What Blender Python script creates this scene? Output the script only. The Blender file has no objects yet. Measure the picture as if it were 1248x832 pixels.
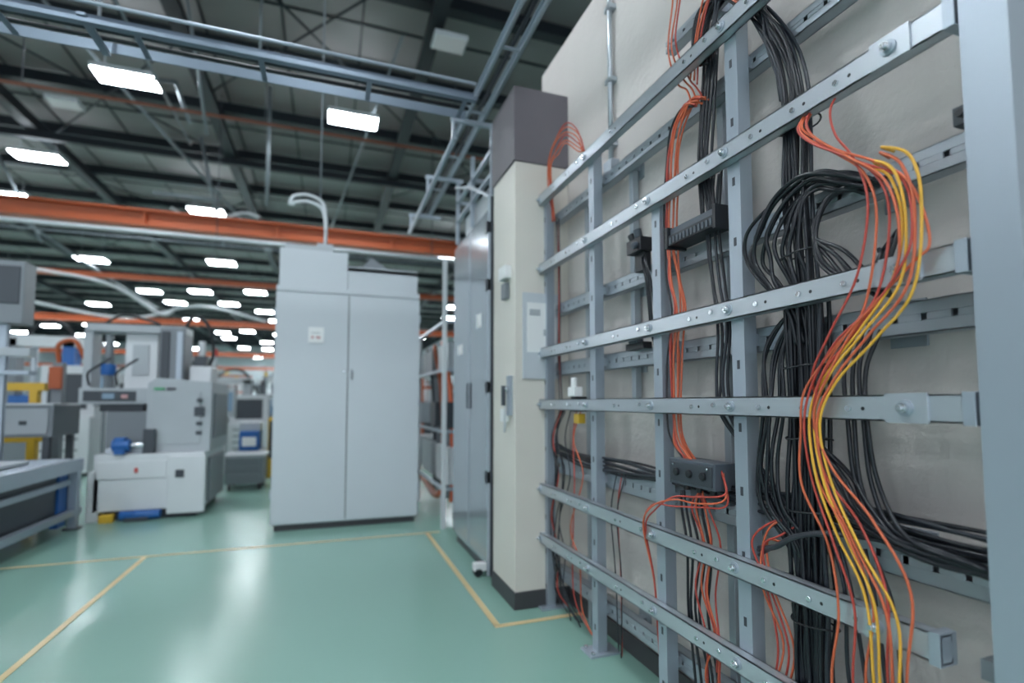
import bpy, bmesh, math, random
from mathutils import Vector, Matrix
random.seed(7)
scene = bpy.context.scene
scene.view_settings.view_transform = 'Standard'
scene.view_settings.exposure = 0.38

# ------------------------------------------------------------------ materials
def mat(name, col, rough=0.5, metal=0.0, noise=0.0, nscale=20.0, bump=0.0, bscale=60.0,
        emis=None, estr=0.0, coat=0.0):
    m = bpy.data.materials.new(name); m.use_nodes = True
    nt = m.node_tree; b = nt.nodes['Principled BSDF']
    b.inputs['Base Color'].default_value = (*col, 1)
    b.inputs['Roughness'].default_value = rough
    b.inputs['Metallic'].default_value = metal
    if coat: b.inputs['Coat Weight'].default_value = coat; b.inputs['Coat Roughness'].default_value = 0.16
    tc = nt.nodes.new('ShaderNodeTexCoord')
    if noise:
        n = nt.nodes.new('ShaderNodeTexNoise'); n.inputs['Scale'].default_value = nscale
        n.inputs['Detail'].default_value = 3
        nt.links.new(tc.outputs['Object'], n.inputs['Vector'])
        r = nt.nodes.new('ShaderNodeMapRange')
        r.inputs[1].default_value = 0.2; r.inputs[2].default_value = 0.8
        r.inputs[3].default_value = 1-noise; r.inputs[4].default_value = 1+noise
        nt.links.new(n.outputs['Fac'], r.inputs[0])
        mx = nt.nodes.new('ShaderNodeVectorMath'); mx.operation = 'SCALE'
        mx.inputs[0].default_value = col
        nt.links.new(r.outputs[0], mx.inputs['Scale'])
        nt.links.new(mx.outputs[0], b.inputs['Base Color'])
    if bump:
        n2 = nt.nodes.new('ShaderNodeTexNoise'); n2.inputs['Scale'].default_value = bscale
        n2.inputs['Detail'].default_value = 4
        nt.links.new(tc.outputs['Object'], n2.inputs['Vector'])
        bp = nt.nodes.new('ShaderNodeBump'); bp.inputs['Strength'].default_value = bump
        bp.inputs['Distance'].default_value = 0.01
        nt.links.new(n2.outputs['Fac'], bp.inputs['Height']); nt.links.new(bp.outputs[0], b.inputs['Normal'])
    if emis:
        b.inputs['Emission Color'].default_value = (*emis, 1)
        b.inputs['Emission Strength'].default_value = estr
    return m

STEEL = mat('galvanised_steel', (0.49,0.53,0.57), 0.33, 0.6, noise=0.03, nscale=3)
STEELB = mat('painted_steel_post', (0.38,0.43,0.49), 0.36, 0.45, noise=0.03, nscale=3)
BRACK = mat('perforated_steel', (0.37,0.41,0.45), 0.38, 0.5, noise=0.04, nscale=3)
BOLT = mat('zinc_bolt', (0.66,0.69,0.72), 0.22, 0.95)
WALLM = mat('beige_plaster', (0.59,0.55,0.525), 0.75, 0, noise=0.06, nscale=2.2, bump=0.45, bscale=34)
CREAM = mat('cream_paint', (0.67,0.63,0.57), 0.5, 0, noise=0.03, nscale=3)
PURP = mat('grey_mauve_paint', (0.14,0.125,0.14), 0.6, 0, noise=0.04, nscale=4)
BASEB = mat('dark_skirting', (0.05,0.05,0.055), 0.5)
FLOORM = mat('green_epoxy_floor', (0.235,0.405,0.345), 0.25, 0, noise=0.03, nscale=0.5, coat=0.2)
LINEY = mat('yellow_line_paint', (0.66,0.51,0.27), 0.35)
CEILM = mat('ceiling_sheet', (0.225,0.215,0.215), 0.6, 0.0, noise=0.10, nscale=0.7)
BEAM = mat('dark_roof_steel', (0.010,0.015,0.021), 0.5, 0.2)
TRAYM = mat('tray_steel', (0.16,0.20,0.25), 0.35, 0.6)
ORANGE = mat('orange_crane_paint', (0.37,0.075,0.018), 0.45, noise=0.06, nscale=2)
BROWNP = mat('rust_pipe', (0.20,0.065,0.035), 0.5)
WHITEP = mat('white_pipe', (0.55,0.58,0.60), 0.4)
DPIPE = mat('grey_pipe', (0.20,0.23,0.25), 0.4, 0.3)
CABW = mat('cabinet_paint', (0.53,0.565,0.60), 0.30, 0, noise=0.015, nscale=3)
CABS = mat('cabinet_seam', (0.08,0.09,0.10), 0.6)
GREYC = mat('glossy_grey_cabinet', (0.40,0.44,0.48), 0.14, 0.45, noise=0.02, nscale=2)
MGREY = mat('machine_grey', (0.40,0.43,0.455), 0.4, 0, noise=0.03, nscale=5)
MWHITE = mat('machine_white', (0.62,0.64,0.66), 0.4, 0, noise=0.03, nscale=5)
MDARK = mat('machine_dark', (0.055,0.063,0.075), 0.45, 0.2)
MMID = mat('machine_mid_grey', (0.19,0.21,0.23), 0.45, 0.2)
BLUE = mat('machine_blue', (0.015,0.11,0.36), 0.4)
YEL = mat('safety_yellow', (0.62,0.38,0.03), 0.45)
REDM = mat('signal_red', (0.5,0.04,0.03), 0.4)
PALER = mat('faded_red_print', (0.55,0.30,0.30), 0.6)
GREENM = mat('label_green', (0.05,0.35,0.15), 0.4)
LABEL = mat('paper_label', (0.78,0.78,0.78), 0.6)
BLACKP = mat('black_plastic', (0.014,0.016,0.020), 0.38)
GREYP = mat('grey_plastic', (0.075,0.09,0.11), 0.42)
CBLK = mat('black_cable', (0.008,0.010,0.015), 0.34)
CBLK2 = mat('charcoal_cable', (0.020,0.024,0.033), 0.38)
CORG = mat('orange_cable', (0.62,0.13,0.055), 0.42)
CRED = mat('red_cable', (0.46,0.06,0.042), 0.42)
CYEL = mat('yellow_cable', (0.78,0.42,0.045), 0.42)
LAMPM = mat('led_panel', (1,1,1), 0.5, emis=(0.86,0.94,1.0), estr=66)
LAMPUP = mat('added_lamp_uplight', (1,1,1), 0.5, emis=(0.86,0.94,1.0), estr=9)  # added glow on the housing tops to brighten the ceiling
LAMPDIM = mat('dim_panel', (0.3,0.33,0.33), 0.5, emis=(0.90,0.96,1.0), estr=0.10)
HAZEW = mat('hazed_wall_paint', (0.42,0.46,0.49), 0.8)  # distance haze put into the wall colour by lightening it
SCREEN = mat('screen', (0.03,0.05,0.07), 0.1, emis=(0.3,0.5,0.7), estr=0.25)

# ------------------------------------------------------------------ mesh builder
class B:
    def __init__(s, name):
        s.name = name; s.v = []; s.f = []; s.fm = []; s.fs = []; s.mats = []
    def mi(s, m):
        if m not in s.mats: s.mats.append(m)
        return s.mats.index(m)
    def box(s, x0,x1,y0,y1,z0,z1, m):
        n = len(s.v)
        s.v += [(x0,y0,z0),(x1,y0,z0),(x1,y1,z0),(x0,y1,z0),(x0,y0,z1),(x1,y0,z1),(x1,y1,z1),(x0,y1,z1)]
        k = s.mi(m)
        for q in [(0,3,2,1),(4,5,6,7),(0,1,5,4),(1,2,6,5),(2,3,7,6),(3,0,4,7)]:
            s.f.append(tuple(n+i for i in q)); s.fm.append(k); s.fs.append(False)
    def wedge(s, prof, y0, y1, m, axis='y'):
        n = len(s.v); c = len(prof); k = s.mi(m)
        for yy in (y0,y1):
            for (a,z) in prof:
                s.v.append((a,yy,z) if axis=='y' else (yy,a,z))
        s.f.append(tuple(n+i for i in range(c))); s.f.append(tuple(n+c+i for i in reversed(range(c))))
        s.fm += [k,k]; s.fs += [False,False]
        for i in range(c):
            j=(i+1)%c
            s.f.append((n+i,n+c+i,n+c+j,n+j)); s.fm.append(k); s.fs.append(False)
    def tube(s, pts, r, m, seg=8, smooth=True, sub=6):
        P = [Vector(p) for p in pts]
        if sub > 1 and len(P) > 2:
            Q = []
            for i in range(len(P)-1):
                p0 = P[i-1] if i>0 else P[i]*2-P[i+1]
                p1,p2 = P[i],P[i+1]
                p3 = P[i+2] if i+2<len(P) else P[i+1]*2-P[i]
                for t in range(sub):
                    u=t/sub
                    Q.append(0.5*((2*p1)+(p2-p0)*u+(2*p0-5*p1+4*p2-p3)*u*u+(3*p1-p0-3*p2+p3)*u**3))
            Q.append(P[-1]); P = Q
        n = len(s.v); k = s.mi(m)
        t = (P[1]-P[0]).normalized()
        a = t.orthogonal().normalized()
        N = len(P)
        for i,p in enumerate(P):
            t2 = (P[min(i+1,N-1)]-P[max(i-1,0)])
            if t2.length < 1e-9: t2 = t
            t2.normalize()
            a = (a - t2*a.dot(t2))
            if a.length < 1e-6: a = t2.orthogonal()
            a.normalize(); bb = t2.cross(a)
            for j in range(seg):
                an = 2*math.pi*j/seg
                s.v.append(tuple(p + (a*math.cos(an)+bb*math.sin(an))*r))
        for i in range(N-1):
            for j in range(seg):
                j2=(j+1)%seg
                s.f.append((n+i*seg+j, n+i*seg+j2, n+(i+1)*seg+j2, n+(i+1)*seg+j)); s.fm.append(k); s.fs.append(smooth)
        s.f.append(tuple(n+j for j in reversed(range(seg)))); s.fm.append(k); s.fs.append(False)
        s.f.append(tuple(n+(N-1)*seg+j for j in range(seg))); s.fm.append(k); s.fs.append(False)
    def cyl(s, p0, p1, r, m, seg=14):
        s.tube([p0,p1], r, m, seg=seg, sub=1)
    def build(s, bevel=0.0, bseg=2):
        me = bpy.data.meshes.new(s.name); me.from_pydata(s.v, [], s.f)
        for m in s.mats: me.materials.append(m)
        me.polygons.foreach_set('material_index', s.fm)
        me.polygons.foreach_set('use_smooth', s.fs)
        me.update()
        o = bpy.data.objects.new(s.name, me); scene.collection.objects.link(o)
        if bevel:
            md = o.modifiers.new('bevel','BEVEL'); md.width = bevel; md.segments = bseg
            md.limit_method = 'ANGLE'; md.angle_limit = math.radians(50)
        return o

# ------------------------------------------------------------------ room shell
b=B('floor'); b.box(-24,10,-5,62,-0.1,0,FLOORM); b.build()
b=B('ceiling'); b.box(-24,10,-5,62,7.3,7.4,CEILM); b.build()
b=B('wall_right'); b.box(1.40,1.60,-4,3.30,0,3.53,WALLM); b.build()
b=B('wall_far'); b.box(-24,10,62,62.2,0,7.4,HAZEW); b.build()
b=B('wall_left'); b.box(-24.2,-24,-5,62,0,7.4,HAZEW); b.build()
b=B('wall_east'); b.box(10,10.2,-5,62,0,7.4,HAZEW); b.build()
b=B('baseboard_right'); b.box(1.385,1.40,-4,2.88,0,0.09,BASEB); b.build(0.003)

b=B('wall_pilaster')
b.box(1.045,1.40,2.89,3.32,0.0,2.67,CREAM)
b.box(1.035,1.40,2.88,3.33,2.67,3.14,PURP)
b.box(1.037,1.40,2.882,3.325,0,0.10,BASEB)
b.build(0.004)

b=B('floor_marking')
z0,z1=0.0005,0.003
b.box(0.865,0.90,2.72,4.83,z0,z1,LINEY)
b.box(0.865,1.385,2.70,2.735,z0,z1,LINEY)
b.box(-6,1.0,4.817,4.843,z0,z1,LINEY)
b.box(-1.33,-1.297,-2,4.81,z0,z1,LINEY)
b.build()

# roof structure
b=B('roof_steelwork')
for x in (-20.2,-16.6,-13,-9.4,-5.8,-2.2,1.4,5.0,8.6):
    b.box(x-0.08,x+0.08,-4,62,6.78,7.0,BEAM)
    b.box(x-0.11,x+0.11,-4,62,6.75,6.78,BEAM)
y=1.0
while y<61:
    b.box(-24,10,y-0.06,y+0.06,7.05,7.24,BEAM)
    b.box(-24,10,y-0.10,y+0.10,7.02,7.05,BEAM)
    y+=2.1
x=-23.6
while x<10:
    b.box(x-0.016,x+0.016,-4,62,7.28,7.30,BEAM); x+=1.2
y=2.05
while y<61:
    b.box(-24,10,y-0.016,y+0.016,7.275,7.30,BEAM); y+=2.1
for y in (13.0,24.5,40):
    b.box(-24,10,y-0.06,y+0.06,6.60,6.75,BEAM)
for (xa,ya) in ((-9.4,6),(-5.8,9),(-2.2,6),(-5.8,16),(-9.4,20),(-2.2,20),(1.4,10)):
    b.cyl((xa,ya,6.95),(xa+3.6,ya+4.6,6.95),0.02,BEAM,6)
    b.cyl((xa+3.6,ya,6.9),(xa,ya+4.6,6.9),0.02,BEAM,6)
b.build()

# lamps
def lamp(x,y,z=6.3,w=0.86,d=0.44,m=None):
    b=B('high_bay_lamp'); m=m or LAMPM
    b.box(x-w/2,x+w/2,y-d/2,y+d/2,z,z+0.07,WHITEP)
    b.box(x-w/2+0.02,x+w/2-0.02,y-d/2+0.02,y+d/2-0.02,z-0.012,z+0.01,m)
    if m is LAMPM and y<20:
        b.box(x-w/2+0.06,x+w/2-0.06,y-d/2+0.04,y+d/2-0.04,z+0.06,z+0.08,LAMPUP)
    for sx in (-1,1):
        b.cyl((x+sx*w*0.35,y,z+0.07),(x+sx*w*0.35,y,6.8),0.008,MMID,6)
    b.build(0.02,2)
for p in [(-3.1,9.48),(0.33,9.54),(-5.8,13.2),(-3.17,15.55),(-7.56,15.95),
          (-3.1,3.4),(-0.4,2.8),(-6.5,4.0),(-3.1,-1.8),(-0.2,-2.2),(-6.5,-2),(-10,6),(-10,-1),(-9.6,11)]:  # this row: lamps out of view, added to light the rack wall
    lamp(*p)
lamp(1.62,7.4,6.6,0.5,0.36,LAMPDIM)
lamp(-4.7,11.5,6.7,0.5,0.35,LAMPDIM)
for k,yy in enumerate((20.5,24.5,28.5,33,38,43.5,50.5,58)):
    for xx in (-19,-16,-13.2,-10.4,-7.0,-4.9,-3.1,-1.2,0.4,3.0,6.0):
        if k==0 and xx in (-4.9,-1.2): continue
        lamp(xx+random.uniform(-.4,.4),yy+random.uniform(-1.4,1.4),5.85,0.82,0.55)
for p in [(-14,16),(-11,18.5),(4,18)]: lamp(*p)

# ------------------------------------------------------------------ crane & pipes overhead
def crane(y,z,x0=-24,x1=10,s=1.0):
    b=B('overhead_crane_beam')
    h=0.125*s
    b.box(x0,x1,y-0.13*s,y+0.13*s,z+h,z+h+0.03,ORANGE)
    b.box(x0,x1,y-0.13*s,y+0.13*s,z-h-0.03,z-h,ORANGE)
    b.box(x0,x1,y-0.02,y+0.02,z-h,z+h,ORANGE)
    x=x0+1
    while x<x1:
        b.box(x-0.01,x+0.01,y-0.12*s,y+0.12*s,z-h,z+h,ORANGE); x+=2.2
    for x in (x0+0.5,x1-0.5):
        b.box(x-0.1,x+0.1,y-0.1,y+0.1,0,z-h-0.03,ORANGE)
    b.build()
crane(11,4.54); crane(15.6,4.40,s=0.3); crane(22,4.15,s=0.6); crane(33,3.9,s=0.7); crane(46,3.9,s=0.6)
b=B('overhead_pipe'); b.tube([(-23.9,8.6,5.5),(9.9,8.6,5.5)],0.026,BROWNP,sub=1)
for x in range(-22,9,3): b.cyl((x,8.6,5.5),(x,8.6,6.8),0.01,MDARK,6)
b.build()
b=B('overhead_pipe'); b.tube([(-23.9,10.7,4.22),(9.9,10.7,4.22)],0.04,WHITEP,sub=1)
b.tube([(-23.9,10.7,4.10),(9.9,10.7,4.10)],0.015,DPIPE,sub=1)
for x in range(-22,9,4): b.cyl((x,10.7,4.10),(x,10.7,7.0),0.01,MDARK,6)
b.build()
b=B('ceiling_conduit')
for (p,q,r) in [((-2.9,6.0,6.8),(-2.2,9.5,5.4),0.022),((-1.9,7.4,6.9),(-1.7,8.2,5.0),0.02),
                ((-0.9,7,7.0),(-0.9,7,5.4),0.015),((-4.0,9,7),(-1.8,13,5.2),0.028),
                ((-2.6,12,6.7),(-2.3,13,4.7),0.035),
                ((-1.1,10,6.9),(-1.1,10,4.7),0.03),((1.0,8,7),(-0.2,14,5.1),0.02),((-7,14,6.9),(-6,14,4.7),0.03),
                ((-9,17,6.9),(-6,22,4.6),0.04),((-1,20,6.9),(0.3,17,4.4),0.04),((-3.4,12,5.4),(-2.2,12,5.4),0.04),
                ((-3.0,8.9,6.0),(-2.4,9.3,6.3),0.03),((-2.4,9.3,6.3),(-2.2,9.4,5.7),0.03)]:
    b.tube([p,q],r,DPIPE,sub=1)
b.tube([(-3.2,12.5,5.3),(-2.6,12.5,5.0),(-1.9,12.5,5.35),(-1.5,12.5,5.3)],0.03,WHITEP)
b.tube([(-9,19,4.3),(-6,19,3.8),(-4,19,4.3),(-2,19,3.9)],0.04,WHITEP)
b.tube([(-7,14,4.2),(-5,14.5,4.0),(-4,15,3.4),(-3.6,15,3.6)],0.035,WHITEP)
b.build()

# cable tray crossing the hall and along the wall
b=B('overhead_cable_tray')
for y in (3.14,3.36):
    b.box(-9,0.85,y-0.004,y+0.004,3.14,3.20,TRAYM)
    b.box(-9,0.85,y-0.004,y+0.022,3.196,3.20,TRAYM)
x=-8.8
while x<0.8:
    b.box(x-0.015,x+0.015,3.14,3.36,3.145,3.155,TRAYM); x+=0.6
b.tube([(-9,3.20,3.165),(0.85,3.20,3.165)],0.012,CBLK2,sub=1)
b.tube([(-9,3.27,3.165),(0.85,3.27,3.165)],0.012,CBLK,sub=1)
b.tube([(-9,3.08,3.225),(0.85,3.08,3.225)],0.010,STEELB,sub=1)
b.box(-9,0.85,3.05,3.09,3.10,3.125,TRAYM)
for x in (-7,-4,-1.2):
    b.cyl((x,3.25,3.2),(x,3.25,7.0),0.010,MMID,6)
    b.box(x-0.02,x+0.02,3.04,3.37,3.125,3.142,TRAYM)
b.build(0.002)
b=B('ladder_cable_tray')
for x in (0.90,1.02):
    b.box(x-0.004,x+0.004,0.5,5.6,3.22,3.28,STEELB)
    b.box(x-0.02,x+0.004,0.5,5.6,3.275,3.28,STEELB)
    b.box(x-0.02,x+0.004,0.5,5.6,3.22,3.225,STEELB)
y=0.6
while y<5.6:
    b.box(0.90,1.02,y-0.012,y+0.012,3.225,3.235,STEELB); y+=0.7
for yy in (0.6,1.5):
    b.box(0.88,1.395,yy-0.012,yy+0.012,3.19,3.22,STEELB)
b.tube([(0.96,0.5,3.25),(0.96,5.6,3.25)],0.012,CBLK2,sub=1)
b.cyl((0.80,3.45,3.05),(0.80,5.6,3.05),0.018,STEELB)
for yy in (3.5,4.5,5.5):
    b.box(0.78,1.12,yy-0.015,yy+0.015,3.19,3.22,STEELB)
    b.box(0.79,0.81,yy-0.015,yy+0.015,3.03,3.20,STEELB)
b.build(0.002)

# ------------------------------------------------------------------ mounting rack
RX=1.20
rack=B('mounting_rack')
posts=[(2.88,0.0,2.48),(2.285,0.0,2.47),(1.745,0.0,2.03),(1.315,0.0,2.47)]
for (y,za,zb) in posts:
    w=0.054
    rack.box(1.236,1.286,y-w/2,y+w/2,za,zb,STEELB)
    z=za+0.12
    while z<zb-0.05:
        rack.box(1.2352,1.2362,y-0.006,y+0.006,z-0.014,z+0.014,MDARK); z+=0.20
    rack.box(1.235-0.05,1.282+0.06,y-0.055 if y<2.8 else y-0.06,y+0.055 if y<2.8 else y+0.0,0,0.010,STEELB)
    if y<2.8:
        for sx,sy in ((-0.03,-0.038),(-0.03,0.038)):
            rack.cyl((1.235+sx,y+sy,0.008),(1.235+sx,y+sy,0.022),0.010,BOLT,6)
rack.box(1.20,1.29,0.570,0.650,0.0,3.15,STEELB)
rack.box(1.15,1.34,0.52,0.71,0.0,0.012,STEELB)
rails=[(2.44,0.9),(2.01,0.655),(1.495,0.655),(1.187,0.655),(0.688,0.74),(0.40,0.68)]
h=0.060
for i,(z,yb) in enumerate(rails):
    t=0.004; ya=2.915
    rack.box(RX,RX+t,yb,ya,z-h/2,z+h/2,STEEL)
    rack.box(RX,RX+0.036,yb,ya,z+h/2-t,z+h/2,STEEL)
    rack.box(RX,RX+0.036,yb,ya,z-h/2,z-h/2+t,STEEL)
    rack.box(RX+0.032,RX+0.036,yb,ya,z+h/2-0.014,z+h/2,STEEL)
    rack.box(RX+0.032,RX+0.036,yb,ya,z-h/2,z-h/2+0.014,STEEL)
    for (y,za,zb) in posts:
        if y<yb or z>zb: continue
        rack.cyl((RX-0.003,y,z),(RX,y,z),0.018,STEELB,16)
        rack.cyl((RX-0.014,y,z),(RX-0.002,y,z),0.012,BOLT,6)
        rack.cyl((RX-0.022,y,z),(RX-0.012,y,z),0.006,BOLT,10)
        rack.cyl((RX-0.008,y+0.075,z+0.004),(RX,y+0.075,z+0.004),0.008,BOLT,6)
    if yb<0.8:
        e=yb+0.13
        rack.box(RX-0.006,RX,e-0.045,e+0.045,z-h/2-0.003,z+h/2+0.003,STEEL)
        rack.cyl((RX-0.010,e,z),(RX-0.005,e,z),0.018,STEELB,16)
        rack.cyl((RX-0.022,e,z),(RX-0.006,e,z),0.012,BOLT,6)
        rack.cyl((RX-0.030,e,z),(RX-0.018,e,z),0.006,BOLT,10)
        rack.box(RX-0.004,RX+0.05,yb,yb+0.022,z-h/2-0.004,z+h/2+0.004,STEELB)
    for y in [1.5,1.05,0.92,2.5,2.02,1.2,2.7]:
        if y>yb+0.02:
            rack.cyl((RX-0.006,y,z-0.002),(RX,y,z-0.002),0.008,BOLT,6)
            rack.cyl((RX-0.0008,y-0.035,z-0.002),(RX,y-0.035,z-0.002),0.005,BLACKP,8)
# clamps joining rear rails to the near post
rack.box(1.255,1.30,0.648,0.70,1.79,1.83,MDARK)
rack.cyl((1.24,0.68,1.81),(1.256,0.68,1.81),0.009,BLACKP,8)
rack.box(1.25,1.31,0.648,0.70,0.645,0.685,MMID)
rack.build(0.0012,1)

br=B('perforated_rail_set')
for (z,hh,ya,yb) in [(2.68,0.05,1.75,1.25),(2.33,0.06,2.88,0.9),(1.76,0.068,2.88,0.62),(1.40,0.078,2.88,0.62),(0.825,0.088,2.88,0.62),(0.20,0.07,2.88,0.62)]:
    xf=1.305
    sl=0.11
    br.box(xf,xf+0.004,yb,ya,z+hh*sl,z+hh/2,BRACK)
    br.box(xf,xf+0.004,yb,ya,z-hh/2,z-hh*sl,BRACK)
    br.box(xf,xf+0.045,yb,ya,z+hh/2-0.004,z+hh/2,BRACK)
    br.box(xf,xf+0.045,yb,ya,z-hh/2,z-hh/2+0.004,BRACK)
    br.box(xf+0.04,xf+0.045,yb,ya,z-hh/2,z+hh/2,BRACK)
    y=yb
    while y<ya-0.06:
        br.box(xf,xf+0.004,y,y+0.052,z-hh*sl,z+hh*sl,BRACK)
        y+=0.065
    for yy in (0.9,1.5,2.1,2.6):
        if yb<yy<ya:
            br.box(xf+0.04,1.40,yy-0.02,yy+0.02,z-0.02,z+0.02,BRACK)
            br.box(1.392,1.40,yy-0.045,yy+0.045,z-0.06,z+0.06,BRACK)
    for (y,za,zb) in posts:
        if yb<y<ya and z<zb:
            br.box(1.284,1.306,y-0.018,y+0.018,z-0.02,z+0.02,BRACK)
for (y,za,zb) in [(1.50,0.0,2.36),(2.10,1.2,2.4),(2.56,0.0,2.36)]:
    br.box(1.352,1.385,y-0.016,y+0.016,za,zb,BRACK)
br.build(0.001,1)

b=B('steel_conduit')
b.cyl((1.375,2.32,3.53),(1.375,2.32,2.45),0.013,STEEL)
for z in (3.3,2.9,2.55): b.box(1.36,1.40,2.29,2.35,z-0.012,z+0.012,STEEL)
b.box(1.352,1.40,2.28,2.36,2.38,2.46,STEELB)
b.build()

# ------------------------------------------------------------------ devices on rack
b=B('terminal_block')
b.box(1.215,1.30,1.385,1.64,1.795,1.835,BLACKP)
b.box(1.225,1.30,1.385,1.64,1.835,1.862,GREYP)
y=1.395
while y<1.63:
    b.box(1.211,1.216,y,y+0.012,1.80,1.825,GREYP); y+=0.02
b.box(1.21,1.30,1.375,1.39,1.785,1.868,BLACKP); b.box(1.21,1.30,1.635,1.65,1.785,1.868,BLACKP)
b.build(0.002)
b=B('junction_box')
b.box(1.205,1.30,1.40,1.64,0.905,0.995,GREYP)
b.box(1.20,1.206,1.41,1.63,0.915,0.985,MDARK)
for y in (1.45,1.52,1.59): b.cyl((1.190,y,0.95),(1.202,y,0.95),0.014,BLACKP)
for y in (1.43,1.61): b.cyl((1.196,y,0.975),(1.201,y,0.975),0.005,BOLT,8)
for y in (1.46,1.53,1.60): b.cyl((1.25,y,0.88),(1.25,y,0.906),0.012,BLACKP)
b.box(1.28,1.306,1.42,1.62,0.85,0.91,GREYP)
b.build(0.004)
b=B('cable_connector')
b.box(1.24,1.305,1.86,1.97,1.85,1.91,BLACKP); b.cyl((1.26,1.90,1.91),(1.25,1.90,1.95),0.018,GREYP)
b.cyl((1.26,1.94,1.91),(1.25,1.95,1.94),0.016,BLACKP); b.cyl((1.22,1.89,1.87),(1.25,1.89,1.88),0.014,GREYP)
b.box(1.27,1.306,1.88,1.95,1.77,1.86,BLACKP)
b.build(0.003)
b=B('cable_connector')
b.box(1.26,1.305,1.88,2.02,1.43,1.46,BLACKP); b.box(1.25,1.29,1.92,1.98,1.458,1.475,GREYP); b.build(0.003)
b=B('plug_coupling')
b.box(1.21,1.26,2.44,2.52,1.23,1.28,LABEL); b.cyl((1.23,2.48,1.28),(1.23,2.48,1.33),0.017,LABEL)
b.box(1.22,1.26,2.41,2.47,1.09,1.14,YEL); b.box(1.22,1.29,2.45,2.50,1.15,1.23,BLACKP)
b.build(0.004)

# ------------------------------------------------------------------ cables
def jit(pts, dx, dy, dz, wob=0.006):
    return [(p[0]+dx+random.uniform(-wob,wob), p[1]+dy+random.uniform(-wob,wob), p[2]+dz+random.uniform(-wob,wob)) for p in pts]
X=1.262
blk=B('black_cable_bundle')
main=[(X,1.47,2.42),(X,1.49,2.53),(X,1.45,2.61),(X,1.36,2.60),(X,1.24,2.47),(X,1.15,2.30),(X,1.105,2.15),(X,1.095,2.0),(X,1.10,1.80),(X,1.09,1.62),(X,1.085,1.45),(X,1.09,1.18),(X,1.095,0.98),(X,1.10,0.83),(X,1.10,0.66),(X,1.10,0.50),(X,1.10,0.32),(X,1.11,0.08)]
for i in range(10):
    dy=(i-4.5)*0.0085; dx=random.uniform(-0.018,0.02)
    blk.tube(jit(main,dx,dy,dy*0.6,0.006),0.0054,CBLK if i%3 else CBLK2)
low=[(X,1.085,1.52),(X,1.085,1.45),(X,1.09,1.18),(X,1.095,0.98),(X,1.10,0.83),(X,1.10,0.66),(X,1.10,0.50),(X,1.10,0.32),(X,1.11,0.08)]
for i in range(15):
    dy=(i-7)*0.0078; dx=random.uniform(-0.022,0.028)
    blk.tube(jit(low,dx,dy,0,0.007),0.0058,CBLK if i%4 else CBLK2)
outer=[(1.29,0.88,1.75),(1.27,0.96,1.81),(1.25,1.05,1.83),(1.23,1.16,1.80),(1.225,1.24,1.72),(1.225,1.268,1.64),(1.235,1.21,1.55),(1.25,1.12,1.46),(1.262,1.095,1.36)]
inner=[(1.29,0.93,1.74),(1.27,0.98,1.77),(1.25,1.02,1.785),(1.24,1.055,1.76),(1.23,1.075,1.69),(1.23,1.08,1.62),(1.24,1.075,1.55),(1.255,1.075,1.46),(1.262,1.07,1.36)]
for i in range(9):
    f=i/8
    P=[tuple(Vector(a).lerp(Vector(c),f)) for a,c in zip(outer,inner)]
    blk.tube(jit(P,random.uniform(-.02,.01),0,0,0.010),0.0060,CBLK,sub=8)
for i in range(6):
    d=i*0.015
    blk.tube(jit([(1.29,0.93-d,1.76),(1.26,1.0,1.75),(1.24,1.03,1.66),(1.23,1.01-d,1.58),(1.225,0.95-d*1.5,1.52-d),(1.225,0.91-d,1.50),(1.24,0.88-d,1.52+d),(1.27,0.87,1.57)],0,0,0,0.007),0.0053,CBLK)
for i in range(6):
    d=i*0.015
    blk.tube(jit([(1.27,1.10,1.46),(1.25,1.16-d,1.44),(1.235,1.215-d,1.34),(1.23,1.22-d,1.18),(1.23,1.245-d,1.02),(1.235,1.24-d,0.90),(1.25,1.17-d,0.80),(1.262,1.11,0.70),(1.262,1.10,0.5)],0,0,0,0.010),0.0052,CBLK)
for i in range(4):
    d=i*0.018
    blk.tube(jit([(1.27,1.40+d,2.0),(1.27,1.43+d,1.8),(1.27,1.41+d,1.6),(1.26,1.375+d,1.45),(1.26,1.39+d,1.28),(1.26,1.37+d,1.15),(1.295,1.32-d,0.98),(1.25,1.2-d,0.88),(1.262,1.12,0.74)],0,0,0,0.006),0.0050,CBLK2 if i%2 else CBLK)
for i in range(7):
    blk.tube(jit([(1.27,1.41+i*.011,2.46),(1.26,1.43+i*.011,2.2),(1.26,1.445+i*.011,2.05),(1.27,1.44+i*.011,1.87)],0,0,0,0.006),0.0052,CBLK)
for i in range(3):
    blk.tube(jit([(1.25,1.42,2.46),(1.24,1.36,2.60+i*.02),(1.24,1.26,2.56+i*.02),(1.25,1.20,2.44),(1.26,1.19-i*.01,2.30),(1.27,1.14,2.1)],0,0,0,0.008),0.005,CBLK2)
for i in range(8):
    d=i*0.012
    blk.tube(jit([(1.262,1.08,1.1),(1.24,1.04-d,1.02),(1.225,0.98-d,0.94),(1.225,0.90-d,0.885),(1.24,0.80-d,0.86),(1.26,0.66,0.85)],0,0,0,0.008),0.0058,CBLK)
for i in range(4):
    d=i*0.02
    blk.tube(jit([(1.27,0.95-d,1.38),(1.25,0.97-d,1.28),(1.24,0.955-d,1.15),(1.24,0.94-d,1.0),(1.23,0.88-d,0.90),(1.24,0.76-d,0.875),(1.26,0.67,0.86)],0,0,0,0.007),0.0054,CBLK)
for z in (2.0,1.62,1.30,1.10,0.90,0.60,0.35):
    ring=[(1.266+0.043*math.cos(a*math.pi/6),1.093+0.066*math.sin(a*math.pi/6),z+0.004*math.sin(a)) for a in range(13)]
    blk.tube(ring,0.0028,BLACKP,seg=6,sub=2)
blk.build()

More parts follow.
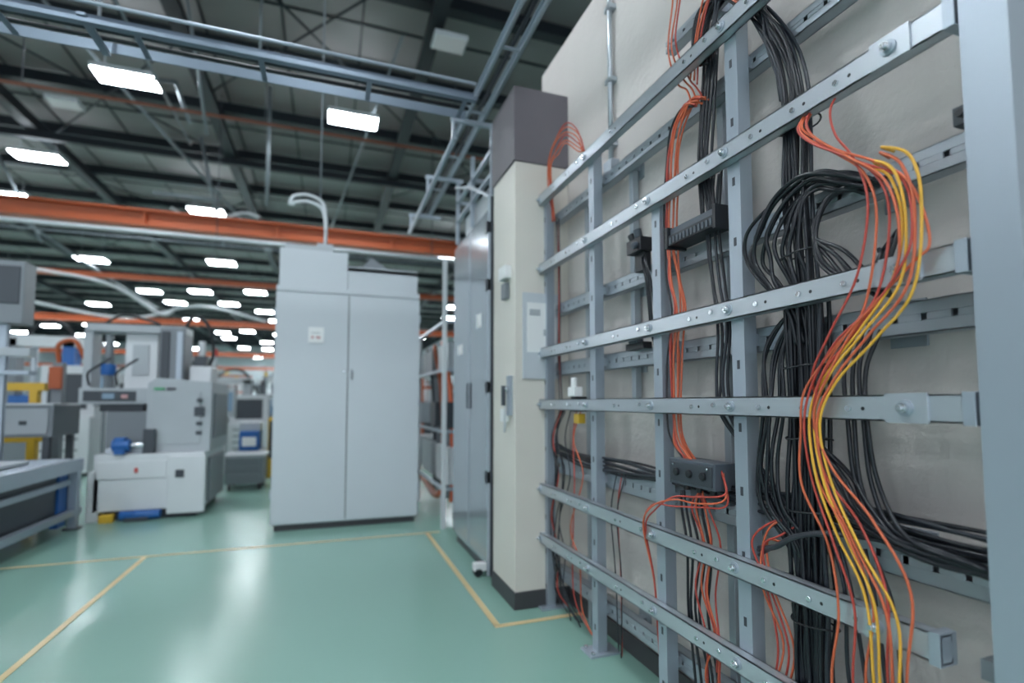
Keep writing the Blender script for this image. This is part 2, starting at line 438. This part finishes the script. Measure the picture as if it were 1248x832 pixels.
hb=B('horizontal_cable_run')
for i in range(10):
    zz=0.874+(i%5)*0.012; xx=1.288-(i//5)*0.012
    pts=[(xx+0.01,2.86,zz+0.03)]
    for y in (2.5,2.1,1.9,1.6,1.3,1.1,0.9,0.75,0.66):
        pts.append((xx,y,zz+0.012*math.sin(y*5+i)))
    hb.tube(jit(pts,0,0,0,0.004),0.0054,CBLK if i%3 else CBLK2)
for i in range(3):
    hb.tube(jit([(1.24,1.26,0.74+i*.01),(1.21,1.16,0.79),(1.205,1.08,0.84),(1.22,1.0,0.865),(1.26,0.9,0.87)],0,0,0,0.004),0.0055,CBLK2)
for i in range(5):
    d=i*.028
    hb.tube(jit([(1.285,1.68-d,0.86),(1.27,1.66-d,0.80),(1.265,1.62-d,0.66),(1.265,1.64-d,0.45),(1.265,1.60-d*1.2,0.28),(1.27,1.58-d,0.06)],0,0,0,0.009),0.0048,CBLK)
for i in range(5):
    d=i*.03
    hb.tube(jit([(1.27,1.04-d,0.83),(1.26,1.0-d,0.70),(1.26,0.99-d,0.5),(1.26,0.95-d,0.3),(1.27,0.96-d,0.06)],0,0,0,0.009),0.0048,CBLK2)
hb.build()

orb=B('orange_cable_bundle')
up=[(1.25,1.60,2.95),(1.25,1.605,2.77),(1.25,1.64,2.60),(1.25,1.59,2.44),(1.25,1.53,2.36),(1.24,1.49,2.29),(1.235,1.54,2.30),(1.24,1.60,2.25)]
dn=[(1.25,1.48,2.28),(1.24,1.53,2.30),(1.24,1.60,2.25),(1.25,1.645,2.15),(1.255,1.665,2.04),(1.255,1.675,1.92),(1.255,1.675,1.81),(1.25,1.655,1.68),(1.25,1.63,1.56),(1.255,1.655,1.45),(1.255,1.665,1.36),(1.255,1.665,1.14),(1.25,1.64,1.05),(1.25,1.57,0.98)]
for i in range(3):
    orb.tube(jit(up,0,(i-1)*0.02,0,0.012),0.0033,CORG if i else CRED)
for i in range(8):
    dy=(i-3.5)*0.0085
    orb.tube(jit(dn,random.uniform(-.015,.012),dy*(-1 if i%2 else 1),0,0.006),0.0037,[CORG,CRED,CORG,CORG,CRED,CORG,CBLK,CORG][i])
for i in range(3):
    orb.tube(jit([(1.25,1.50,2.36),(1.24,1.46,2.50),(1.24,1.40,2.62),(1.24,1.33,2.58),(1.25,1.27,2.5),(1.25,1.24,2.46)],0,i*.015,i*.02,0.006),0.0033,CORG if i else CRED)
for i in range(3):
    d=i*0.016
    orb.tube(jit([(1.24,1.40,0.97),(1.22,1.375,0.90-d),(1.20,1.48,0.87-d),(1.19,1.60,0.86-d),(1.185,1.70+d,0.80),(1.19,1.79,0.71),(1.24,1.80,0.5),(1.25,1.79-d*.2,0.3),(1.27,1.80,0.06)],0,0,0,0.006),0.0033,CORG if i%2 else CRED)
for i in range(5):
    d=i*0.018
    orb.tube(jit([(1.25,1.53,0.89),(1.25,1.56-d,0.82),(1.26,1.53-d,0.7),(1.255,1.55-d,0.55),(1.25,1.50-d,0.4),(1.25,1.52-d,0.25),(1.27,1.5-d,0.05)],0,0,0,0.011),0.0032,CORG if i%2 else CRED)
for i in range(4):
    d=i*0.016
    orb.tube(jit([(1.28,1.14-d,0.87),(1.24,1.20-d,0.86-d),(1.225,1.255-d,0.78),(1.23,1.245-d,0.66),(1.25,1.20-d,0.5),(1.25,1.23-d,0.35),(1.25,1.20,0.2),(1.27,1.18,0.05)],0,0,0,0.010),0.0032,CORG if i%2 else CRED)
orb.build()

ol=B('orange_cable_loop')
loop=[(1.25,1.02,2.02),(1.19,1.01,1.94),(1.175,0.95,1.86),(1.175,0.86,1.78),(1.175,0.79,1.70),(1.175,0.765,1.58),(1.175,0.795,1.46),(1.175,0.90,1.36),(1.175,0.98,1.25),(1.178,1.015,1.14),(1.18,0.995,1.01),(1.18,0.92,0.885),(1.18,0.87,0.74),(1.19,0.89,0.55),(1.25,0.90,0.3),(1.27,0.9,0.05)]
for i in range(5):
    f=(i-2)*1.3
    P=[]
    for k,p in enumerate(loop):
        amp=[0.2,0.3,0.9,1.1,1.2,1.2,1.2,1.0,0.8,0.6,0.9,1.4,1.9,2.1,1,1][k]
        P.append((p[0]+random.uniform(-.008,.006),p[1]+f*0.017*amp+random.uniform(-.009,.009),p[2]+f*0.012*amp*(1 if k<6 else -1)+random.uniform(-.006,.006)))
    ol.tube(P,0.0031,[CORG,CRED,CORG,CRED,CORG][i],sub=8)
ol.tube(jit([(1.25,0.94,2.02),(1.19,0.935,1.95),(1.175,0.91,1.86),(1.172,0.86,1.78),(1.175,0.84,1.66),(1.175,0.87,1.5),(1.175,0.94,1.38),(1.18,1.0,1.27),(1.24,1.03,1.2)],0,0,0,0.005),0.0030,CRED)
ol.build()
yl=B('yellow_cable_loop')
loopy=[(1.25,0.84,1.76),(1.19,0.815,1.75),(1.178,0.765,1.70),(1.175,0.745,1.59),(1.175,0.765,1.47),(1.175,0.85,1.37),(1.175,0.94,1.275),(1.178,0.99,1.17),(1.18,0.975,1.02),(1.18,0.93,0.88),(1.18,0.86,0.75),(1.19,0.86,0.55),(1.25,0.88,0.3),(1.27,0.88,0.05)]
for i in range(4):
    yl.tube([(p[0]+random.uniform(-.008,.004),p[1]-0.014*i*(1 if 1<k<6 else (.8 if k<9 else 1.6))+0.020+random.uniform(-.006,.006),p[2]+0.011*i*(1 if k<4 else -.8)) for k,p in enumerate(loopy)],0.0034,CYEL if i!=2 else CORG,sub=8)
yl.build()

tl=B('orange_cable_hoop')
for i in range(6):
    d=i*0.024
    tl.tube(jit([(1.27,2.82,2.30),(1.24,2.83-d*.3,2.50),(1.23,2.80-d*.4,2.66-d*.4),(1.23,2.70-d*.3,2.76-d),(1.23,2.56,2.77-d),(1.25,2.46,2.68-d),(1.27,2.42,2.55)],0,0,0,0.008),0.0038,CORG if i%3 else CRED)
tl.build()
sc=B('thin_cable_drop')
for i in range(10):
    y0=2.78-random.uniform(0,.38); c=[CBLK,CBLK2,CRED,CBLK,CORG,CBLK,CBLK2,CRED,CBLK,CBLK][i]
    sc.tube(jit([(1.28,y0,1.17),(1.25,y0+.03,1.0),(1.25,y0-.03,0.8),(1.25,y0+.06,0.55),(1.25,y0+.02,0.35),(1.26,y0,0.14),(1.29,y0-.1,0.02)],0,0,0,0.02),0.0034,c)
for i in range(3):
    sc.tube(jit([(1.29,2.815-i*.012,2.3),(1.29,2.80-i*.012,1.9),(1.29,2.815-i*.012,1.5),(1.29,2.79-i*.02,1.2)],0,0,0,0.005),0.004,[CBLK,CRED,CBLK2][i])
for i in range(4):
    sc.tube(jit([(1.27,1.88,1.83),(1.25,1.83+i*.012,1.79),(1.25,1.805+i*.012,1.7),(1.27,1.80+i*.012,1.5),(1.28,1.82,1.44)],0,0,0,0.006),0.0042,CBLK)
for i in range(3):
    y0=2.16-.03*i
    sc.tube(jit([(1.29,y0,0.88),(1.27,y0+.02,0.7),(1.27,y0-.02,0.4),(1.28,y0,0.04)],0,0,0,0.014),0.003,[CBLK2,CRED,CBLK][i])
sc.build()

# ------------------------------------------------------------------ pilaster fittings
b=B('notice_plate'); b.box(1.09,1.33,2.874,2.888,1.34,1.86,CABW); b.box(1.115,1.305,2.870,2.875,1.50,1.80,LABEL)
b.box(1.13,1.20,2.868,2.871,1.72,1.76,MGREY); b.box(1.22,1.29,2.868,2.871,1.60,1.64,MGREY); b.build(0.003)
b=B('door_latch_fitting')
b.box(1.025,1.045,2.93,2.99,1.12,1.36,STEELB); b.cyl((1.0,2.96,1.28),(1.035,2.96,1.28),0.02,BOLT); b.box(0.985,1.005,2.945,2.975,1.18,1.30,MDARK)
b.box(1.015,1.045,3.0,3.08,1.08,1.16,LABEL)
b.tube([(1.005,2.96,1.18),(1.0,2.95,1.1),(1.005,2.97,1.02),(1.015,2.97,1.08)],0.006,WHITEP)
b.build(0.003)
b=B('control_box'); b.box(1.0,1.045,2.95,3.08,1.96,2.04,LABEL); b.box(1.015,1.045,2.99,3.07,1.84,1.94,MMID); b.build(0.004)

# ------------------------------------------------------------------ glossy grey cabinets on the right
b=B('electrical_cabinet')
b.box(1.07,1.60,3.36,4.50,0.06,2.60,GREYC)
b.box(1.08,1.60,3.38,4.48,0,0.06,BASEB)
for (ya,yb) in ((3.37,3.92),(3.94,4.49)):
    b.box(1.045,1.07,ya,yb,0.10,2.56,GREYC)
    b.box(1.040,1.046,ya+0.02,yb-0.02,0.12,2.54,GREYC)
b.box(1.03,1.05,3.87,3.89,1.15,1.35,MDARK); b.box(1.03,1.05,3.97,3.99,1.15,1.35,MDARK)
for z in (0.7,1.3,2.0,2.4): b.box(1.0,1.05,3.335,3.375,z-0.04,z+0.04,MDARK)
b.box(1.037,1.041,3.60,3.72,1.75,1.85,LABEL); b.box(1.037,1.041,4.15,4.3,1.6,1.68,LABEL)
b.box(1.02,1.06,3.34,3.365,0.06,2.62,MDARK)
b.box(1.01,1.03,3.335,3.345,0.06,2.62,STEELB)
b.cyl((1.0,3.5,0.03),(1.0,3.56,0.03),0.03,BLACKP); b.box(0.97,1.06,3.5,3.56,0.04,0.09,LABEL)
b.build(0.004)
b=B('cabinet_top_frame')
for y in (3.42,3.95,4.45):
    b.box(1.05,1.08,y-0.015,y+0.015,2.605,3.18,STEELB); b.box(1.45,1.48,y-0.015,y+0.015,2.605,3.0,STEELB)
    b.box(1.05,1.48,y-0.015,y+0.015,2.97,3.0,STEELB)
for z in (2.8,2.97): b.box(1.05,1.08,3.42,4.45,z,z+0.03,STEELB)
b.tube([(1.06,3.4,2.64),(1.06,4.0,2.95),(1.06,4.5,3.14)],0.015,STEEL,sub=1)
b.box(1.10,1.40,3.6,4.3,2.605,2.80,MGREY)
b.build(0.002)

b=B('pipe_rack')
for (x,y,hh) in ((1.06,4.95,2.6),(1.06,6.4,2.0),(1.6,4.95,2.6),(1.6,6.4,2.0),(1.06,8.0,2.0)):
    b.box(x-0.020,x+0.020,y-0.020,y+0.020,0,hh,WHITEP)
for z in (0.35,0.9,1.5,1.97):
    b.box(1.045,1.075,4.95,8.0,z,z+0.03,STEELB); b.box(1.06,1.6,4.935,4.965,z,z+0.03,STEELB)
for i,(y,c) in enumerate(((5.2,CORG),(5.4,MMID),(5.65,ORANGE),(5.9,MMID),(6.1,MDARK))):
    b.tube([(1.2,y,0.2),(1.2,y,0.8),(1.18,y+.05,1.4),(1.15,y+.2,1.75),(1.2,y+.5,1.85),(1.3,y+.7,1.5)],0.024,c)
b.tube([(1.1,5.2,0.3),(1.1,5.6,0.22),(1.1,6.4,0.3),(1.1,7.5,0.2)],0.035,ORANGE)
for y in (5.1,5.7,6.6,7.2): b.box(1.12,1.4,y,y+0.3,0.94,1.2,random.choice([MMID,MGREY,MDARK]))
for y in (5.05,5.9,6.8): b.box(1.12,1.5,y,y+0.6,0.39,0.75,random.choice([MMID,MGREY,MWHITE])); b.box(1.12,1.5,y,y+0.5,1.54,1.8,random.choice([MMID,MGREY,MWHITE]))
b.build(0.002)

# ------------------------------------------------------------------ white double-door cabinet
b=B('double_door_cabinet')
b.box(-0.47,0.86,5.32,5.85,0.06,2.30,CABW)
b.box(-0.45,0.84,5.35,5.82,0.0,0.06,BASEB)
b.box(-0.48,0.172,5.298,5.322,0.075,2.25,CABW)
b.box(0.182,0.87,5.298,5.322,0.075,2.25,CABW)
b.box(0.170,0.184,5.310,5.323,0.08,2.25,CABS)
b.box(-0.48,0.87,5.30,5.33,2.262,2.31,CABW)
b.box(-0.46,0.16,5.33,5.84,2.31,2.68,CABW)
b.box(0.165,0.85,5.33,5.84,2.31,2.54,CABW)
b.box(0.165,0.85,5.33,5.40,2.50,2.55,CABW)
b.wedge([(0.25,2.54),(0.50,2.54),(0.62,2.56),(0.40,2.70)],5.5,5.7,MMID)
b.box(-0.19,-0.05,5.292,5.299,1.77,1.92,LABEL)
b.box(-0.165,-0.14,5.2915,5.293,1.81,1.835,PALER); b.box(-0.12,-0.08,5.2915,5.293,1.81,1.835,PALER); b.box(-0.165,-0.08,5.2915,5.293,1.862,1.868,MMID)
for x in (0.215,):
    b.cyl((x,5.285,1.50),(x,5.30,1.50),0.014,BOLT); b.box(x-0.008,x+0.008,5.283,5.298,1.42,1.52,MMID)
b.cyl((0.14,5.285,1.50),(0.14,5.30,1.50),0.010,BOLT)
for z in (0.35,1.2,2.05):
    b.cyl((-0.485,5.305,z-0.04),(-0.485,5.305,z+0.04),0.009,STEELB); b.cyl((0.875,5.305,z-0.04),(0.875,5.305,z+0.04),0.009,STEELB)
b.box(-0.42,0.0,5.36,5.6,2.68,2.73,MGREY)
b.build(0.006)
b=B('cabinet_conduit')
for d in (0,0.07):
    b.tube([(-0.06,5.75,2.86),(-0.06,5.75,3.15-d),(-0.10,5.75,3.32-d),(-0.24,5.75,3.38-d),(-0.38,5.75,3.35-d),(-0.42+d/2,5.75,3.25)],0.018,WHITEP)
b.box(-0.14,0.02,5.70,5.80,2.735,2.86,MGREY)
b.cyl((-0.12,5.8,3.3),(-0.12,5.8,7.0),0.010,MMID,6)
b.build()

# ------------------------------------------------------------------ machine tool at left
b=B('machining_centre')
b.box(-2.20,-1.23,6.34,7.50,0.10,0.67,MWHITE)
b.box(-2.12,-1.30,6.40,7.45,0.0,0.10,MDARK)
b.box(-2.25,-2.15,6.34,7.50,0.0,0.5,MWHITE)
b.box(-1.55,-1.21,6.30,6.36,0.05,0.64,MWHITE)
b.box(-2.18,-1.57,6.33,6.345,0.42,0.60,MWHITE)
b.box(-1.48,-1.40,6.285,6.30,0.42,0.50,MDARK); b.box(-1.85,-1.82,6.32,6.335,0.48,0.53,REDM)
b.box(-1.225,-1.20,6.5,7.3,0.12,0.60,MMID)
b.cyl((-1.95,6.30,0.06),(-1.60,6.30,0.06),0.045,BLUE); b.box(-1.9,-1.7,6.25,6.34,0,0.04,MDARK); b.box(-2.12,-2.0,6.27,6.34,0,0.08,YEL)
b.wedge([(-1.80,0.67),(-1.20,0.67),(-1.20,1.42),(-1.72,1.46),(-1.80,1.40)],6.45,7.45,MGREY)
b.box(-1.76,-1.30,6.44,6.452,0.75,1.32,MGREY)
b.box(-1.74,-1.64,6.43,6.445,1.33,1.355,GREENM); b.box(-1.62,-1.54,6.43,6.445,1.33,1.355,MDARK)
b.box(-1.36,-1.26,6.43,6.445,1.05,1.15,MDARK); b.box(-1.205,-1.18,6.55,7.3,0.8,1.3,MMID)
for z in (0.85,0.95,1.05): b.box(-1.34,-1.28,6.435,6.446,z,z+0.04,MDARK)
b.cyl((-1.31,6.40,1.22),(-1.31,6.45,1.22),0.025,MDARK)
b.box(-2.20,-1.80,6.6,7.4,0.67,1.10,MMID); b.box(-2.15,-1.82,6.45,6.62,0.67,0.72,STEEL)
b.cyl((-2.05,6.35,0.76),(-1.90,6.35,0.76),0.06,BLUE); b.box(-2.03,-1.94,6.30,6.42,0.67,0.84,BLUE); b.cyl((-1.90,6.35,0.76),(-1.78,6.35,0.76),0.03,BOLT)
b.box(-1.80,-1.70,6.36,6.44,0.67,0.92,MDARK)
b.box(-2.46,-1.82,6.62,6.9,1.18,1.35,MGREY); b.box(-2.42,-1.95,6.61,6.625,1.21,1.32,MDARK); b.box(-2.25,-2.14,6.60,6.612,1.235,1.295,SCREEN); b.box(-2.08,-2.02,6.60,6.612,1.24,1.28,PALER)
b.box(-2.3,-1.9,6.7,7.3,1.10,1.18,MDARK)
b.box(-1.80,-1.56,6.8,7.2,1.42,2.05,MMID); b.box(-1.78,-1.70,6.78,6.80,1.45,2.0,MDARK); b.box(-1.63,-1.57,6.78,6.80,1.45,2.0,STEELB)
b.box(-2.15,-1.84,6.9,7.3,1.35,1.98,MWHITE); b.box(-2.08,-1.92,6.885,6.90,1.5,1.85,MGREY)
b.box(-2.50,-1.55,6.82,7.15,1.98,2.06,MGREY); b.box(-2.52,-2.44,6.85,7.1,1.35,2.0,MGREY)
b.cyl((-2.30,6.9,1.35),(-2.30,6.9,1.95),0.04,MMID); b.cyl((-2.30,6.9,1.5),(-2.30,6.9,1.62),0.07,BLUE)
b.box(-1.52,-1.30,6.9,7.3,1.44,1.62,MWHITE); b.box(-1.48,-1.36,6.9,7.1,1.62,1.74,MDARK); b.cyl((-1.42,7.0,1.74),(-1.42,7.0,1.92),0.04,MWHITE)
b.tube([(-1.6,6.95,2.05),(-1.5,6.95,2.2),(-1.35,6.95,2.1),(-1.3,7.0,1.8),(-1.35,7.0,1.6)],0.018,BLACKP)
b.tube([(-2.4,6.95,2.06),(-2.2,6.95,2.18),(-1.9,6.95,2.12),(-1.8,6.95,2.05)],0.015,BLACKP)
for (x,z) in ((-2.4,1.38),(-2.15,1.38)): b.tube([(x,6.7,z),(x,6.65,z+.12),(x+.08,6.65,z+.2),(x+.15,6.8,z+.3)],0.012,BLACKP)
b.build(0.008)
b=B('machine_bed')
b.box(-3.30,-2.54,6.32,6.9,0.86,1.17,MMID); b.box(-3.26,-2.58,6.305,6.322,0.89,1.14,MGREY)
for x in (-3.2,-3.0,-2.8): b.box(x,x+0.06,6.295,6.308,0.98,1.02,MDARK)
b.box(-3.30,-2.54,6.32,6.9,1.17,1.19,MWHITE)
b.box(-5.8,-3.32,6.32,7.1,0.45,0.86,MGREY); b.box(-5.8,-3.32,6.28,7.1,0.86,0.92,STEELB)
for x in (-5.7,-4.9,-4.1,-3.4): b.box(x-0.05,x+0.05,6.4,7.0,0,0.45,MDARK)
for x in (-5.3,-4.5,-3.8): b.box(x-0.15,x+0.15,6.45,6.9,0.92,1.12,MMID)
for (x,y) in ((-3.24,6.37),(-2.60,6.37),(-3.24,6.85),(-2.60,6.85)): b.box(x-0.03,x+0.03,y-0.03,y+0.03,0,0.86,MDARK)
b.build(0.006)
b=B('robot_stand')
b.box(-2.95,-2.85,7.25,7.35,0,1.65,MMID); b.box(-3.0,-2.80,7.2,7.4,0,0.04,MDARK); b.box(-2.96,-2.84,7.20,7.25,1.35,1.6,ORANGE)
b.tube([(-2.9,7.28,1.65),(-2.9,7.25,1.85),(-2.75,7.25,1.9),(-2.65,7.25,1.7)],0.025,ORANGE)
b.build(0.006)

b=B('roller_conveyor')
for x in (-2.26,-3.3):
    b.box(x-0.03,x+0.03,2.6,6.2,0.54,0.66,STEELB)
    b.box(x-0.03,x+0.03,2.6,6.2,0.13,0.19,STEELB)
b.box(-2.30,-2.27,2.6,6.2,0.42,0.47,STEELB)
y=2.7
while y<6.15:
    b.cyl((-3.27,y,0.635),(-2.29,y,0.635),0.032,STEELB,10); y+=0.12
for y in (2.7,4.2,6.1):
    for x in (-2.26,-3.3):
        b.box(x-0.035,x+0.035,y-0.035,y+0.035,0,0.56,STEELB); b.box(x-0.06,x+0.06,y-0.06,y+0.06,0,0.015,MDARK)
    b.box(-3.3,-2.26,y-0.02,y+0.02,0.14,0.18,STEELB)
b.box(-3.0,-2.32,4.6,6.1,0.14,0.52,MDARK)
b.box(-2.36,-2.30,5.9,6.06,0.05,0.52,BLUE)
b.box(-2.9,-2.4,5.0,5.6,0.672,0.70,CABW)
b.build(0.003)
b=B('operator_panel')
b.box(-2.98,-2.66,5.95,6.15,1.92,2.50,MMID); b.box(-2.95,-2.69,5.94,5.955,2.10,2.45,MDARK); b.box(-2.86,-2.80,6.02,6.08,0.672,1.92,STEELB)
b.box(-3.1,-2.6,5.97,6.1,1.62,1.70,MGREY); b.box(-3.1,-2.6,5.97,6.1,1.45,1.49,STEELB)
b.build(0.006)
b=B('safety_frame')
b.box(-4.0,-3.05,7.35,7.45,1.33,1.42,YEL)
for x in (-3.95,-3.15): b.box(x-0.04,x+0.04,7.35,7.45,0,1.34,YEL)
b.box(-4.0,-3.05,7.37,7.43,0.75,0.81,YEL)
b.build(0.005)
b=B('tool_cart')
b.box(-1.30,-0.83,8.0,8.5,0.08,0.46,MMID); b.box(-1.33,-0.80,7.97,8.53,0.44,0.48,MGREY)
for z in (0.14,0.25,0.35): b.box(-1.26,-0.87,7.985,8.0,z,z+0.08,MMID)
for (x,y) in ((-1.25,8.05),(-0.88,8.05),(-1.25,8.45),(-0.88,8.45)): b.cyl((x-0.02,y,0.04),(x+0.02,y,0.04),0.04,BLACKP)
b.build(0.005)
b=B('storage_bin_stack')
b.box(-1.35,-0.95,9.0,9.5,0.0,0.45,MMID); b.box(-1.28,-1.0,8.98,9.5,0.46,0.75,BLUE); b.box(-1.24,-1.04,8.97,8.985,0.52,0.66,LABEL)
b.box(-0.9,-0.6,9.2,9.6,0.0,0.95,YEL); b.box(-0.88,-0.62,9.18,9.2,0.3,0.9,MDARK)
b.box(-1.3,-1.0,9.1,9.4,0.75,0.88,MGREY)
b.build(0.01)

# ------------------------------------------------------------------ background machines
def bgm(x,y,w,d,h,seed):
    r=random.Random(seed); b=B('production_machine')
    A=r.choice([MWHITE,MGREY,MWHITE,CABW]); C=r.choice([MMID,MDARK,MGREY]); D=r.choice([BLUE,ORANGE,YEL,MGREY,MMID,MWHITE,MDARK])
    b.box(x,x+w,y,y+d,0.05,h*0.42,A); b.box(x+0.05,x+w-0.05,y+0.05,y+d-0.05,0,0.06,MDARK)
    b.box(x+w*0.08,x+w*0.45,y-0.015,y,h*0.1,h*0.36,C)
    b.box(x+w*0.45,x+w*0.98,y+d*0.2,y+d,h*0.42,h*0.80,A)
    b.box(x+w*0.52,x+w*0.90,y+d*0.2-0.02,y+d*0.2,h*0.48,h*0.74,MDARK)
    b.box(x+w*0.05,x+w*0.17,y+d*0.3,y+d*0.5,h*0.42,h,C)
    b.box(x+w*0.05,x+w*0.75,y+d*0.3,y+d*0.5,h*0.94,h*1.02,A)
    b.box(x+w*0.60,x+w*0.72,y+d*0.3,y+d*0.5,h*0.80,h,D)
    b.box(x+w*0.20,x+w*0.40,y+d*0.1,y+d*0.5,h*0.42,h*0.58,D)
    b.cyl((x+w*0.3,y+d*0.4,h*0.58),(x+w*0.3,y+d*0.4,h*0.94),0.05,STEEL)
    b.box(x+w,x+w+0.25,y+0.1,y+0.3,h*0.5,h*0.75,C); b.box(x+w+0.03,x+w+0.22,y+0.09,y+0.10,h*0.55,h*0.72,SCREEN)
    b.box(x+w+0.1,x+w+0.14,y+0.18,y+0.22,0,h*0.5,C)
    b.tube([(x+w*0.2,y+d*0.4,h),(x+w*0.35,y+d*0.4,h*1.12),(x+w*0.6,y+d*0.4,h*1.1),(x+w*0.8,y+d*0.6,h*0.8)],0.03,BLACKP)
    b.cyl((x+w*0.9,y+d*0.5,h*0.8),(x+w*0.9,y+d*0.5,h*1.05),0.03,C); b.cyl((x+w*0.9,y+d*0.5,h*1.05),(x+w*0.9,y+d*0.5,h*1.12),0.04,r.choice([REDM,GREENM,YEL]))
    for q in range(4):
        zz=h*(0.1+0.08*q); b.box(x+w*0.52,x+w*0.9,y-0.012,y,zz,zz+0.03,C)
    b.build(0.01)
k=0
for (yy,xs) in ((10.0,(-7.6,-5.2,-3.4)),(13.0,(-9.5,-7.0,-4.8,-2.6,2.0)),(17,(-12,-9,-6.4,-4.0,-1.9,0.9,3)),(22,(-15,-12,-9,-6,-3.6,-1.4,1,3.6)),(28,(-18,-15,-12,-9,-6,-3.6,-1.2,1.5,4)),(36,(-20,-17,-14,-11,-8,-5,-2.4,0,3,6)),(46,(-20,-16,-12,-8,-4,0,4))):
    for xx in xs:
        k+=1
        bgm(xx+random.uniform(-.2,.2),yy+random.uniform(-.5,.5),random.uniform(1.1,1.6),random.uniform(1,1.5),random.uniform(1.7,2.5),k)
for (x,y) in ((-6.0,15.2),(-3.5,19.5),(-8,20),(0.9,15.3),(2.0,11.8)):
    b=B('orange_guard_frame')
    for dx in (0,1.0): b.box(x+dx-0.05,x+dx+0.05,y-0.05,y+0.05,0,2.1,ORANGE)
    for z in (0.8,1.5,2.05): b.box(x,x+1.0,y-0.03,y+0.03,z,z+0.06,ORANGE)
    for i in range(1,8): b.cyl((x+i/8,y,0.8),(x+i/8,y,2.05),0.008,ORANGE,6)
    b.build()

# ------------------------------------------------------------------ world, camera
w=bpy.data.worlds.new('world'); scene.world=w; w.use_nodes=True
w.node_tree.nodes['Background'].inputs[0].default_value=(0.80,0.90,1.0,1)
w.node_tree.nodes['Background'].inputs[1].default_value=1.1

cam=bpy.data.cameras.new('camera'); co=bpy.data.objects.new('camera',cam); scene.collection.objects.link(co)
cam.sensor_width=36; cam.lens=631/1248*36; cam.shift_y=35.4/1248
co.location=(0,0,1.2); co.rotation_euler=(math.radians(93.5),0,math.radians(-19.54))
cam.clip_start=0.02; cam.clip_end=200
cam.dof.use_dof=True; cam.dof.focus_distance=1.6; cam.dof.aperture_fstop=1.15
scene.camera=co
